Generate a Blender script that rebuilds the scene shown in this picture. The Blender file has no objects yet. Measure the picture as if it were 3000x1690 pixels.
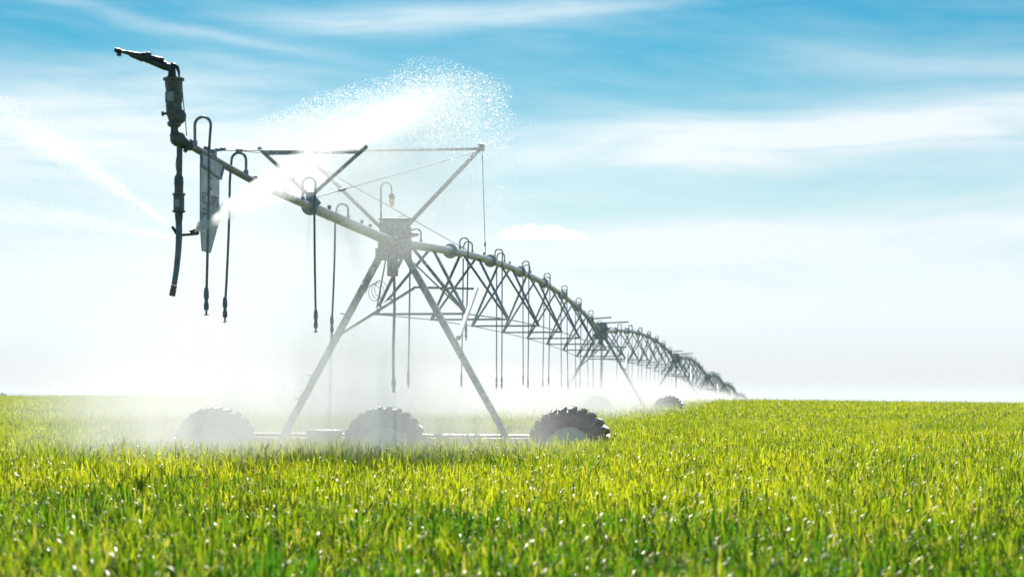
import bpy, bmesh, math, random
import numpy as np
from mathutils import Vector, Matrix, Quaternion
R = math.radians
random.seed(7); rng = np.random.default_rng(11)
sc = bpy.context.scene
col = sc.collection

# ------------------------------------------------------------------ camera
EYE = 1.66
F = 5610.0                       # focal length in photo pixels (3000 wide)
cd = bpy.data.cameras.new("camera"); cam = bpy.data.objects.new("camera", cd); col.objects.link(cam)
cd.sensor_width = 36.0; cd.lens = F / 3000 * 36.0
cd.shift_y = 315.0 / 3000.0
cd.clip_start = 0.1; cd.clip_end = 40000
cam.location = (0, 0, EYE); cam.rotation_euler = (R(90), 0, 0)
cd.dof.use_dof = True; cd.dof.focus_distance = 26.0; cd.dof.aperture_fstop = 2.8
sc.camera = cam

# ------------------------------------------------------------------ sun, sky, exposure
SUN_AZ, SUN_EL = R(-4.0), R(40.0)          # azimuth from +Y towards +X
sd = bpy.data.lights.new("sun", 'SUN'); sd.energy = 5.0; sd.angle = R(0.53); sd.color = (1.0, 0.95, 0.86)
so = bpy.data.objects.new("sun", sd); col.objects.link(so)
sdir = Vector((math.sin(SUN_AZ) * math.cos(SUN_EL), math.cos(SUN_AZ) * math.cos(SUN_EL), math.sin(SUN_EL)))
so.rotation_euler = (-sdir).to_track_quat('-Z', 'Y').to_euler(); so.location = (0, 60, 60)
sc.view_settings.view_transform = 'Standard'; sc.view_settings.look = 'None'
sc.view_settings.exposure = 0.70; sc.view_settings.gamma = 1.0
sc.cycles.use_denoising = True
sc.cycles.max_bounces = 10; sc.cycles.transparent_max_bounces = 12
sc.cycles.volume_bounces = 3; sc.cycles.transmission_bounces = 6; sc.cycles.diffuse_bounces = 3
sc.cycles.volume_step_rate = 1.0; sc.cycles.volume_max_steps = 96
sc.cycles.sample_clamp_indirect = 4.0

class NT:
    """tiny node-graph helper"""
    def __init__(s, tree): s.t = tree; s.n = tree.nodes; s.l = tree.links
    def node(s, typ, **kw):
        n = s.n.new(typ)
        for k, v in kw.items(): setattr(n, k, v)
        return n
    def put(s, sock, v):
        if v is None: return
        if isinstance(v, bpy.types.NodeSocket): s.l.new(v, sock)
        else: sock.default_value = v
    def m(s, op, a, b=None, c=None, clamp=False):
        n = s.node('ShaderNodeMath', operation=op, use_clamp=clamp)
        s.put(n.inputs[0], a); s.put(n.inputs[1], b)
        if c is not None: s.put(n.inputs[2], c)
        return n.outputs[0]
    def rng(s, v, a, b, c=0.0, d=1.0, smooth=True):
        n = s.node('ShaderNodeMapRange'); n.interpolation_type = 'SMOOTHSTEP' if smooth else 'LINEAR'; n.clamp = True
        s.put(n.inputs[0], v)
        for i, q in enumerate((a, b, c, d)): s.put(n.inputs[1 + i], q)
        return n.outputs[0]
    def mix(s, f, a, b, mode='MIX'):
        n = s.node('ShaderNodeMix', data_type='RGBA', blend_type=mode)
        s.put(n.inputs[0], f); s.put(n.inputs[6], a); s.put(n.inputs[7], b)
        return n.outputs[2]
    def noise(s, vec, scale, detail=4, rough=0.55, dist=0.0):
        n = s.node('ShaderNodeTexNoise'); s.put(n.inputs['Vector'], vec)
        n.inputs['Scale'].default_value = scale; n.inputs['Detail'].default_value = detail
        n.inputs['Roughness'].default_value = rough; n.inputs['Distortion'].default_value = dist
        return n.outputs[0]
    def xyz(s, x, y, z):
        n = s.node('ShaderNodeCombineXYZ')
        for i, q in enumerate((x, y, z)): s.put(n.inputs[i], q)
        return n.outputs[0]
    def sep(s, v):
        n = s.node('ShaderNodeSeparateXYZ'); s.put(n.inputs[0], v); return n.outputs

def rgba(c): return (c[0], c[1], c[2], 1.0)

world = bpy.data.worlds.new("World"); sc.world = world; world.use_nodes = True
w = NT(world.node_tree); w.n.clear()
sky = w.node('ShaderNodeTexSky', sky_type='NISHITA'); sky.sun_disc = False
sky.sun_elevation = SUN_EL; sky.sun_rotation = SUN_AZ
sky.air_density = 1.0; sky.dust_density = 0.3; sky.ozone_density = 2.0
tc = w.node('ShaderNodeTexCoord'); d = w.sep(tc.outputs['Generated'])
az = w.m('ARCTAN2', d[0], d[1]); el = w.m('ARCSINE', d[2])
hs = w.node('ShaderNodeHueSaturation'); w.put(hs.inputs['Color'], sky.outputs[0])
hs.inputs['Hue'].default_value = 0.478; hs.inputs['Saturation'].default_value = 1.6; hs.inputs['Value'].default_value = 0.80
blue = w.mix(1.0, hs.outputs[0], (0.38, 0.765, 0.80, 1), 'MULTIPLY')
# wispy cirrus: stretched noise in (azimuth, elevation) plus a few long bands of thin cloud
warp = w.noise(w.xyz(w.m('MULTIPLY', az, 4.0), w.m('MULTIPLY', el, 14.0), 3.1), 1.0, 3)
el_w = w.m('ADD', el, w.m('MULTIPLY', w.m('SUBTRACT', warp, 0.5), 0.035))
n1 = w.noise(w.xyz(w.m('MULTIPLY', az, 7.0), w.m('MULTIPLY', el_w, 62.0), 0.7), 1.0, 6, 0.6, 0.4)
n2 = w.noise(w.xyz(w.m('MULTIPLY', az, 22.0), w.m('MULTIPLY', w.m('ADD', el_w, w.m('MULTIPLY', az, 0.12)), 150.0), 5.2), 1.0, 5, 0.6, 0.3)
wis = w.m('ADD', w.m('MULTIPLY', n1, 0.7), w.m('MULTIPLY', n2, 0.3))
def band(x0, y0, x1, y1, half, amp):
    a0, e0, a1, e1 = (x0 - 1500) / F, (1160 - y0) / F, (x1 - 1500) / F, (1160 - y1) / F
    k = (e1 - e0) / (a1 - a0)
    line = w.m('ADD', w.m('MULTIPLY', w.m('SUBTRACT', az, a0), k), e0)
    q = w.m('DIVIDE', w.m('SUBTRACT', el_w, line), half / F)
    g = w.m('EXPONENT', w.m('MULTIPLY', w.m('MULTIPLY', q, q), -1.0))
    lo, hi = min(a0, a1), max(a0, a1); f_ = 260 / F
    e = w.m('MULTIPLY', w.rng(az, lo - f_, lo + f_), w.rng(az, hi - f_, hi + f_, 1.0, 0.0))
    return w.m('MULTIPLY', w.m('MULTIPLY', g, e), amp)
bands = None
for b in ((750, 78, 1900, 62, 42, 0.42), (1450, 440, 3300, 335, 72, 0.48), (1800, 470, 3300, 440, 60, 0.35),
          (-400, 330, 750, 300, 75, 0.42), (-300, 480, 900, 420, 95, 0.46), (100, 60, 1000, 190, 22, 0.22),
          (1700, 735, 3300, 640, 55, 0.30), (2300, 170, 3200, 240, 50, 0.20), (500, 210, 900, 240, 20, 0.15)):
    g = band(*b); bands = g if bands is None else w.m('ADD', bands, g)
hor = w.rng(el, -0.03, 0.212, 1.0, 0.0)
hor = w.m('ADD', hor, w.rng(el, 0.03, 0.17, 0.26, 0.0))
cov = w.m('ADD', w.m('MULTIPLY', bands, w.rng(n1, 0.25, 0.62, 0.55, 1.25)), hor)
cov = w.m('ADD', cov, w.m('MULTIPLY', w.m('EXPONENT', w.m('MULTIPLY', w.m('MULTIPLY', w.m('DIVIDE', w.m('ADD', az, 0.13), 0.105), w.m('DIVIDE', w.m('ADD', az, 0.13), 0.105)), -1.0)), w.rng(el, 0.05, 0.15, 0.30, 0.0)))
cov = w.m('ADD', cov, w.m('MULTIPLY', w.m('SUBTRACT', wis, 0.45), 0.62))
# fade of the cloud pattern away from the forward sky, all round, stays natural
cov = w.m('MULTIPLY', cov, w.rng(el, 0.35, 0.9, 1.0, 0.35), clamp=True)
# the one small dense cloud low in the sky
ca, ce = (1590 - 1500) / F, (1160 - 705) / F
qa = w.m('DIVIDE', w.m('SUBTRACT', az, ca), 165 / F)
nb = w.noise(w.xyz(w.m('MULTIPLY', az, 60.0), w.m('MULTIPLY', el, 130.0), 1.0), 1.0, 5, 0.6)
top = w.m('ADD', w.m('MULTIPLY', w.m('SUBTRACT', 1.0, w.m('MULTIPLY', qa, qa)), 54 / F), w.m('MULTIPLY', w.m('SUBTRACT', nb, 0.5), 95 / F))
up = w.m('SUBTRACT', el, ce)
small = w.m('MULTIPLY', w.rng(w.m('SUBTRACT', top, up), 0 / F, 9 / F), w.rng(up, -9 / F, 4 / F))
small = w.m('MULTIPLY', small, w.rng(w.m('ABSOLUTE', qa), 0.75, 1.02, 1.0, 0.0))
cov = w.m('MAXIMUM', cov, small)
cloud_col = w.mix(w.rng(el, 0.0, 0.045), (6.9, 7.05, 7.25, 1), (7.7, 8.4, 8.8, 1))
# thin cloud and haze are brighter towards the sun
qs = w.m('DIVIDE', w.m('SUBTRACT', az, -0.11), 0.16); glow = w.m('EXPONENT', w.m('MULTIPLY', w.m('MULTIPLY', qs, qs), -1.0))
cloud_col = w.mix(1.0, cloud_col, w.mix(glow, (1, 1, 1, 1), (1.08, 1.08, 1.07, 1)), 'MULTIPLY')
cloud_col = w.mix(small, cloud_col, (8.9, 9.0, 9.1, 1))
skycol = w.mix(cov, blue, cloud_col)
bg = w.node('ShaderNodeBackground'); w.put(bg.inputs[0], skycol); bg.inputs[1].default_value = 0.071
wo = w.node('ShaderNodeOutputWorld'); w.l.new(bg.outputs[0], wo.inputs[0])

# ------------------------------------------------------------------ helpers
def material(name):
    m = bpy.data.materials.new(name); m.use_nodes = True
    t = NT(m.node_tree); t.n.clear()
    t.out = t.node('ShaderNodeOutputMaterial'); return m, t

def principled(name, base, rough=0.5, metal=0.0, mott=0.25, scale=9.0, spec=0.5, bump=0.0, second=None, coord='Object'):
    m, t = material(name)
    tc = t.node('ShaderNodeTexCoord'); v = tc.outputs[coord]
    n = t.noise(v, scale, 6, 0.65)
    k = t.rng(n, 0.3, 0.7)
    c2 = second or tuple(min(1, q * (1 + mott)) for q in base); c1 = tuple(q * (1 - mott) for q in base)
    c = t.mix(k, rgba(c1), rgba(c2))
    p = t.node('ShaderNodeBsdfPrincipled'); t.put(p.inputs['Base Color'], c)
    t.put(p.inputs['Roughness'], t.rng(t.noise(v, scale * 2.3, 3), 0.3, 0.7, rough * 0.75, min(1, rough * 1.25)))
    p.inputs['Metallic'].default_value = metal; p.inputs['Specular IOR Level'].default_value = spec
    if bump:
        b = t.node('ShaderNodeBump'); b.inputs['Strength'].default_value = bump; b.inputs['Distance'].default_value = 0.01
        t.put(b.inputs['Height'], t.noise(v, scale * 4, 4)); t.l.new(b.outputs[0], p.inputs['Normal'])
    t.l.new(p.outputs[0], t.out.inputs[0]); return m

M = {}
M['galv'] = principled('galvanised_steel', (0.42, 0.44, 0.49), 0.42, 0.15, 0.30, 14.0, second=(0.70, 0.67, 0.62), bump=0.1)
M['galv_dark'] = principled('weathered_steel', (0.30, 0.36, 0.39), 0.5, 0.05, 0.35, 12.0)
M['gun'] = principled('dark_cast_metal', (0.036, 0.056, 0.058), 0.42, 0.2, 0.4, 16.0)
M['riser'] = principled('olive_painted_metal', (0.11, 0.145, 0.135), 0.5, 0.05, 0.35, 13.0, second=(0.19, 0.195, 0.165))
M['hose'] = principled('black_hose', (0.19, 0.25, 0.28), 0.5, 0.0, 0.25, 10.0)
M['rubber'] = principled('wet_rubber', (0.017, 0.018, 0.022), 0.24, 0.0, 0.35, 10.0, bump=0.5, spec=0.7)
M['rim'] = principled('wheel_rim', (0.50, 0.54, 0.52), 0.4, 0.2, 0.2, 6.0)
M['box'] = principled('control_box_paint', (0.42, 0.45, 0.46), 0.45, 0.05, 0.35, 22.0, second=(0.66, 0.58, 0.51))
M['sign'] = principled('sign_panel', (0.36, 0.45, 0.47), 0.45, 0.0, 0.12, 6.0)
M['ink'] = principled('sign_ink', (0.10, 0.13, 0.17), 0.6, 0.0, 0.2, 8.0)
M['bronze'] = principled('brown_brass', (0.20, 0.12, 0.08), 0.4, 0.5, 0.3, 20.0)
M['plate'] = principled('pale_plate', (0.42, 0.48, 0.47), 0.5, 0.0, 0.15, 12.0)
M['wood'] = principled('pole_wood', (0.16, 0.12, 0.09), 0.8, 0.0, 0.3, 3.0)
M['bark'] = principled('tree_bark', (0.10, 0.08, 0.06), 0.9, 0.0, 0.3, 3.0)
M['tree'] = principled('tree_leaves', (0.06, 0.09, 0.035), 0.7, 0.0, 0.4, 1.0)

m, t = material('lamp_globe')
p = t.node('ShaderNodeBsdfPrincipled'); p.inputs['Base Color'].default_value = (0.85, 0.62, 0.33, 1); p.inputs['Roughness'].default_value = 0.2
tr = t.node('ShaderNodeBsdfTranslucent'); tr.inputs[0].default_value = (0.95, 0.78, 0.48, 1)
mx = t.node('ShaderNodeMixShader'); mx.inputs[0].default_value = 0.6
t.l.new(p.outputs[0], mx.inputs[1]); t.l.new(tr.outputs[0], mx.inputs[2]); t.l.new(mx.outputs[0], t.out.inputs[0]); M['globe'] = m

# crop leaves: back-lit, wet
def leaf_material(name, lo, hi, dry, ear=False):
    m, t = material(name)
    oi = t.node('ShaderNodeObjectInfo'); g = t.node('ShaderNodeNewGeometry')
    patch = t.noise(g.outputs['Position'], 0.33, 3); fine = t.noise(g.outputs['Position'], 9.0, 2)
    k = t.m('ADD', t.m('MULTIPLY', patch, 0.55), t.m('ADD', t.m('MULTIPLY', fine, 0.55), t.m('MULTIPLY', oi.outputs['Random'], 0.22)))
    # crop near the camera shifts to darker green: foreground shade put into leaf colour
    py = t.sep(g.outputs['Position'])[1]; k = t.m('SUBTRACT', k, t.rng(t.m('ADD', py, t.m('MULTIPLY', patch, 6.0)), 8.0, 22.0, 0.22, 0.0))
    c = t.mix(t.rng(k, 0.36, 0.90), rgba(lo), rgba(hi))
    c = t.mix(t.rng(t.noise(g.outputs['Position'], 5.0, 2), 0.55, 0.70, 0, 0.65), c, rgba(dry))
    p = t.node('ShaderNodeBsdfPrincipled'); t.put(p.inputs['Base Color'], t.mix(1.0, c, (0.40, 0.48, 0.55, 1), 'MULTIPLY'))
    p.inputs['Roughness'].default_value = 0.38; p.inputs['Specular IOR Level'].default_value = 0.42; p.inputs['Specular Tint'].default_value = (1.0, 0.88, 0.45, 1)
    tr = t.node('ShaderNodeBsdfTranslucent'); t.put(tr.inputs[0], c)
    mx = t.node('ShaderNodeMixShader'); mx.inputs[0].default_value = 0.62
    t.l.new(p.outputs[0], mx.inputs[1]); t.l.new(tr.outputs[0], mx.inputs[2]); t.l.new(mx.outputs[0], t.out.inputs[0]); return m
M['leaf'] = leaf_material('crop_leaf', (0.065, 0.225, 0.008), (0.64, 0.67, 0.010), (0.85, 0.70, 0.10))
M['soil'] = principled('field_soil', (0.035, 0.055, 0.012), 0.9, 0.0, 0.4, 0.6)
M['hill'] = principled('hill_land', (0.07, 0.11, 0.10), 0.9, 0.0, 0.2, 0.002)

class MB:
    def __init__(s): s.v = []; s.f = []
    def add(s, vs, fs):
        o = len(s.v); s.v += [tuple(q) for q in vs]; s.f += [tuple(i + o for i in f) for f in fs]; return s
    def sweep(s, pts, r, n=8, cap=True):
        pts = [Vector(p) for p in pts]; rs = r if isinstance(r, (list, tuple)) else [r] * len(pts)
        vs = []; ref = None
        for i, p in enumerate(pts):
            a = pts[max(i - 1, 0)]; b = pts[min(i + 1, len(pts) - 1)]; t = (b - a).normalized()
            if ref is None:
                ref = t.orthogonal().normalized()
            else:
                ref = (ref - t * ref.dot(t)).normalized()
            bi = t.cross(ref)
            for k in range(n):
                th = 2 * math.pi * k / n
                vs.append(p + (ref * math.cos(th) + bi * math.sin(th)) * rs[i])
        fs = [(i * n + k, i * n + (k + 1) % n, (i + 1) * n + (k + 1) % n, (i + 1) * n + k) for i in range(len(pts) - 1) for k in range(n)]
        if cap: fs += [tuple(range(n))[::-1], tuple((len(pts) - 1) * n + k for k in range(n))]
        return s.add(vs, fs)
    def tube(s, a, b, r, n=8, r2=None): return s.sweep([a, b], [r, r if r2 is None else r2], n)
    def lathe(s, a, axis, prof, n=20):
        """prof: list of (distance along axis, radius)"""
        a = Vector(a); ax = Vector(axis).normalized(); u = ax.orthogonal().normalized(); v = ax.cross(u); vs = []
        for d_, r in prof:
            for k in range(n):
                th = 2 * math.pi * k / n; vs.append(a + ax * d_ + (u * math.cos(th) + v * math.sin(th)) * r)
        fs = [(i * n + k, i * n + (k + 1) % n, (i + 1) * n + (k + 1) % n, (i + 1) * n + k) for i in range(len(prof) - 1) for k in range(n)]
        fs += [tuple(range(n))[::-1], tuple((len(prof) - 1) * n + k for k in range(n))]
        return s.add(vs, fs)
    def ball(s, c, r, n=14):
        return s.lathe(Vector(c) - Vector((0, 0, r)), (0, 0, 1), [(r - r * math.cos(math.pi * i / 10), max(1e-4, r * math.sin(math.pi * i / 10))) for i in range(11)], n)
    def box(s, c, d_, rot=None, bev=0.0):
        c = Vector(c); hx, hy, hz = d_[0] / 2, d_[1] / 2, d_[2] / 2; rot = rot or Matrix.Identity(3)
        if bev <= 0:
            vs = [c + rot @ Vector((x * hx, y * hy, z * hz)) for x in (-1, 1) for y in (-1, 1) for z in (-1, 1)]
            return s.add(vs, [(0, 1, 3, 2), (4, 6, 7, 5), (0, 4, 5, 1), (2, 3, 7, 6), (0, 2, 6, 4), (1, 5, 7, 3)])
        bm = bmesh.new(); bmesh.ops.create_cube(bm, size=1.0)
        for q in bm.verts: q.co = Vector((q.co.x * d_[0], q.co.y * d_[1], q.co.z * d_[2]))
        bmesh.ops.bevel(bm, geom=bm.edges[:], offset=bev, segments=2, affect='EDGES', profile=0.5)
        bm.verts.index_update()
        s.add([c + rot @ q.co for q in bm.verts], [[q.index for q in f.verts] for f in bm.faces]); bm.free(); return s
    def prism(s, poly, off):
        """extrude polygon (list of 3d points) by vector off"""
        off = Vector(off); n = len(poly); a = [Vector(p) for p in poly]
        return s.add(a + [p + off for p in a], [tuple(range(n))[::-1], tuple(range(n, 2 * n))] + [(i, (i + 1) % n, (i + 1) % n + n, i + n) for i in range(n)])
    def build(s, name, mat, parent=None, smooth=True):
        me = bpy.data.meshes.new(name); me.from_pydata(s.v, [], s.f); me.update()
        bm = bmesh.new(); bm.from_mesh(me); bmesh.ops.recalc_face_normals(bm, faces=bm.faces); bm.to_mesh(me); bm.free()
        if smooth:
            me.set_sharp_from_angle(angle=R(38)) if hasattr(me, 'set_sharp_from_angle') else None
            for p_ in me.polygons: p_.use_smooth = True
        me.materials.append(mat)
        o = bpy.data.objects.new(name, me); col.objects.link(o)
        if parent: o.parent = parent
        return o

def tag(o, label=None, cat=None, group=None, kind=None):
    if label: o['label'] = label
    if cat: o['category'] = cat
    if group: o['group'] = group
    if kind: o['kind'] = kind
    return o
def thing(name, label, cat, loc=(0, 0, 0), rz=0.0, group=None):
    o = bpy.data.objects.new(name, None); o.empty_display_size = 0.3; col.objects.link(o)
    o.location = loc; o.rotation_euler = (0, 0, rz); return tag(o, label, cat, group)
KIDS = {}
def copy_tree(root):
    def rec(o, parent):
        c = o.copy(); col.objects.link(c)
        if parent: c.parent = parent
        for ch in o.children: rec(ch, c)
        return c
    return rec(root, None)

def ss(a, b, x):
    u = np.clip((np.asarray(x, float) - a) / (b - a), 0, 1); return u * u * (3 - 2 * u)
def crop_top(X, Y):
    """height of the crop surface above the ground at the camera"""
    X = np.asarray(X, float); Y = np.asarray(Y, float)
    c = EYE - 0.78 + 0.41 * ss(35, 120, Y)
    c = c - np.maximum(X - 8, 0) * 0.0115 * ss(40, 110, Y)
    c = c + np.maximum(-X - 10, 0) * 0.0031 * ss(50, 200, Y)
    c = c - np.clip((Y - 165) / 100, 0, None) ** 2 * 0.5 * ss(-45, -5, X)
    c = c + 0.05 * np.sin(X * 0.21 + Y * 0.05) * ss(20, 90, Y)
    return c
CROP_H = 0.86
def ground_z(X, Y):
    g = crop_top(X, Y) - CROP_H
    far = ss(380, 700, Y)
    return g * (1 - far) + (-4.0 - 44.0 * ss(-120, 60, X) * ss(500, 1600, Y)) * far

# ------------------------------------------------------------------ ground, hills
def grid_mesh(name, xs_of, ys, nx, zf, mat, kind):
    vs = []; fs = []
    for j, y in enumerate(ys):
        for x in xs_of(y, nx): vs.append((x, y, float(zf(x, y))))
    for j in range(len(ys) - 1):
        for i in range(nx - 1): fs.append((j * nx + i, j * nx + i + 1, (j + 1) * nx + i + 1, (j + 1) * nx + i))
    mb = MB(); mb.v = vs; mb.f = fs
    o = mb.build(name, mat); tag(o, kind=kind); return o
ys = [-400, -100, -20, -5, 0] + list(np.geomspace(3, 900, 70)) + [1200, 1800, 2600, 3600, 5200, 7300]
def xs_of(y, n):
    hw = max(60, abs(y) * 0.9) + 40
    u = np.linspace(-1, 1, n); return u * np.abs(u) ** 0.6 * hw
grid_mesh('ground', xs_of, ys, 61, ground_z, M['soil'], 'structure')
hx = np.linspace(-4200, 3800, 160)
def hill_h(x): return -4 + 16.5 * (0.72 + 0.16 * math.sin(x * 0.0031 + 1) + 0.12 * math.sin(x * 0.0087))* (1 - 0.75 * float(ss(-300, 700, x))) - 48.0 * float(ss(-250, 150, x))
mb = MB(); n = len(hx)
for yy, k in ((3600, 0.0), (4000, 0.85), (4300, 1.0), (5200, 0.2)):
    for x in hx: mb.v.append((x, yy, -4.3 - 50.0 * float(ss(-250, 150, x)) * (1 - k) + (hill_h(x) + 4.3 + (1.5 if k == 1 else 0)) * k))
for j in range(3):
    for i in range(n - 1): mb.f.append((j * n + i, j * n + i + 1, (j + 1) * n + i + 1, (j + 1) * n + i))
tag(mb.build('hills', M['hill']), kind='structure')

# ------------------------------------------------------------------ the crop (stuff): tufts scattered over the field
def leaf_strip(V, Fc, p, az, L, wdt, tilt0, curl, seg=4):
    d_ = np.array([math.cos(az), math.sin(az)]); side = np.array([-d_[1], d_[0], 0.0]); pos = np.array(p, float); th = tilt0
    base = len(V)
    for i in range(seg + 1):
        u = i / seg; ww = wdt * (0.55 + 0.9 * u) * (1 - u) ** 0.6 if i < seg else 0.0006
        V.append(pos - side * ww); V.append(pos + side * ww)
        th = tilt0 + curl * u * u
        step = L / seg; pos = pos + np.array([d_[0] * math.sin(th), d_[1] * math.sin(th), math.cos(th)]) * step
    for i in range(seg): a = base + 2 * i; Fc.append((a, a + 1, a + 3, a + 2))
def make_tuft(k, size, n_st, wmul):
    rr = random.Random(100 + k); V = []; Fc = []
    for _ in range(n_st):
        x = rr.uniform(-size, size); y = rr.uniform(-size, size); h = CROP_H * rr.gauss(0.85, 0.12)
        lean = rr.gauss(0, 0.05); laz = rr.uniform(0, 6.28)
        topx, topy = x + math.cos(laz) * lean * h, y + math.sin(laz) * lean * h
        a2 = rr.uniform(0, 3.14); sx, sy = math.cos(a2) * 0.003 * wmul, math.sin(a2) * 0.003 * wmul
        b = len(V); V += [np.array([x - sx, y - sy, 0.0]), np.array([x + sx, y + sy, 0.0]), np.array([topx + sx, topy + sy, h * 0.92]), np.array([topx - sx, topy - sy, h * 0.92])]
        Fc.append((b, b + 1, b + 2, b + 3))
        az = rr.uniform(0, 6.28)
        for j, hf in enumerate((0.35, 0.52, 0.66, 0.78, 0.88)):
            az += 3.14 + rr.gauss(0, 0.5); u = hf
            p = (x + (topx - x) * u, y + (topy - y) * u, h * hf)
            L = rr.uniform(0.12, 0.27) * (1.0 if j < 4 else 0.8)
            droop = rr.random() < 0.5
            leaf_strip(V, Fc, p, az, L, rr.uniform(0.0055, 0.0105) * wmul, rr.uniform(0.12, 0.8), rr.uniform(1.3, 2.2) if droop else rr.uniform(0.1, 0.8))
        if rr.random() < 0.16:        # young ear, spindle of crossed strips
            for q in range(2):
                a3 = q * 1.57 + a2; ex, ey = math.cos(a3), math.sin(a3); b = len(V); z0 = h * 0.92; rad = 0.007 * wmul
                for zz, r_ in ((0, 0.3), (0.03, 1), (0.07, 0.8), (0.11, 0.1)):
                    V += [np.array([topx - ex * rad * r_, topy - ey * rad * r_, z0 + zz]), np.array([topx + ex * rad * r_, topy + ey * rad * r_, z0 + zz])]
                for i in range(3): a = b + 2 * i; Fc.append((a, a + 1, a + 3, a + 2))
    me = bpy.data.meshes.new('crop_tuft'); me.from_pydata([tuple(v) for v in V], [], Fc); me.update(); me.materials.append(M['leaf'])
    for p_ in me.polygons: p_.use_smooth = True
    return bpy.data.objects.new('crop_tuft', me)
tufts = bpy.data.collections.new('crop_tufts')
NV = 8
for k in range(NV): tufts.objects.link(make_tuft(k, 0.32, 80, 1.0))
for k in range(4): tufts.objects.link(make_tuft(50 + k, 0.75, 150, 1.9))
names_sorted = sorted(o.name for o in tufts.objects)

def scatter(y0, y1, dens, far):
    P = []
    edges = np.geomspace(y0, y1, 40)
    for a, b in zip(edges[:-1], edges[1:]):
        ym = (a + b) / 2; hw = 0.30 * ym + 3.5; area = (b - a) * 2 * hw; n = rng.poisson(area * dens)
        y = rng.uniform(a, b, n); x = rng.uniform(-hw, hw, n); P.append(np.stack([x, y], 1))
    return np.concatenate(P)
pn = np.concatenate([scatter(6.3, 24, 6.0, False), scatter(24, 60, 5.5, False)]); pf = scatter(60, 440, 1.15, True)
pts = np.concatenate([pn, pf]); isfar = np.concatenate([np.zeros(len(pn), bool), np.ones(len(pf), bool)])
# the machine's wheel track keeps a narrow lane clear
zz = crop_top(pts[:, 0], pts[:, 1]) - CROP_H
N = len(pts)
me = bpy.data.meshes.new('grain_crop'); me.vertices.add(N)
co = np.stack([pts[:, 0], pts[:, 1], zz], 1).astype(np.float32); me.vertices.foreach_set('co', co.ravel())
at = me.attributes.new('rot', 'FLOAT_VECTOR', 'POINT')
rot = np.stack([rng.normal(0, 0.035, N), rng.normal(0, 0.035, N), rng.uniform(0, 6.283, N)], 1).astype(np.float32); at.data.foreach_set('vector', rot.ravel())
at = me.attributes.new('scl', 'FLOAT_VECTOR', 'POINT')
s_ = rng.normal(1.0, 0.05, N); sv = np.stack([rng.uniform(0.9, 1.15, N), rng.uniform(0.9, 1.15, N), s_], 1).astype(np.float32); at.data.foreach_set('vector', sv.ravel())
at = me.attributes.new('pick', 'INT', 'POINT')
pk = np.where(isfar, NV + rng.integers(0, 4, N), rng.integers(0, NV, N)).astype(np.int32); at.data.foreach_set('value', pk)
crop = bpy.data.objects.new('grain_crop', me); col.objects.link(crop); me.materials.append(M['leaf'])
tag(crop, 'waist-high green and yellow grain crop covering the whole field', 'crop', kind='stuff')
ng = bpy.data.node_groups.new('crop_scatter', 'GeometryNodeTree')
ng.interface.new_socket('Geometry', in_out='INPUT', socket_type='NodeSocketGeometry'); ng.interface.new_socket('Geometry', in_out='OUTPUT', socket_type='NodeSocketGeometry')
gi = ng.nodes.new('NodeGroupInput'); go = ng.nodes.new('NodeGroupOutput')
iop = ng.nodes.new('GeometryNodeInstanceOnPoints'); ci = ng.nodes.new('GeometryNodeCollectionInfo')
ci.inputs['Collection'].default_value = tufts; ci.inputs['Separate Children'].default_value = True; ci.inputs['Reset Children'].default_value = True
def named(nm, typ):
    q = ng.nodes.new('GeometryNodeInputNamedAttribute'); q.data_type = typ; q.inputs['Name'].default_value = nm
    return next(o for o in q.outputs if o.enabled and o.name == 'Attribute')
L_ = ng.links.new
L_(gi.outputs[0], iop.inputs['Points']); L_(ci.outputs[0], iop.inputs['Instance']); iop.inputs['Pick Instance'].default_value = True
L_(named('pick', 'INT'), iop.inputs['Instance Index']); L_(named('rot', 'FLOAT_VECTOR'), iop.inputs['Rotation']); L_(named('scl', 'FLOAT_VECTOR'), iop.inputs['Scale'])
L_(iop.outputs[0], go.inputs[0])
md = crop.modifiers.new('scatter', 'NODES'); md.node_group = ng

# ------------------------------------------------------------------ the pivot machine
HP = 4.30                                    # pipe height above the ground at a tower
TW = [(-2.03, 33.0, 0.0), (3.99, 86.0, 0.21), (11.9, 139.0, 0.03), (19.5, 191.0, -0.84), (27.0, 244.0, -1.37), (35.0, 297.0, -2.7), (43.5, 350.0, -4.2)]
L0 = math.hypot(TW[1][0] - TW[0][0], TW[1][1] - TW[0][1])
def heading(i):
    a, b = TW[i], TW[min(i + 1, len(TW) - 1)]
    if i == len(TW) - 1: a = TW[i - 1]
    return -math.atan2(b[0] - a[0], b[1] - a[1])
ordn = ['nearest', 'second', 'third', 'fourth', 'fifth', 'sixth', 'seventh']

def arc(c, r, a0, a1, n, ux, uz):
    return [Vector(c) + Vector(ux) * r * math.cos(a0 + (a1 - a0) * i / n) + Vector(uz) * r * math.sin(a0 + (a1 - a0) * i / n) for i in range(n + 1)]

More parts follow.
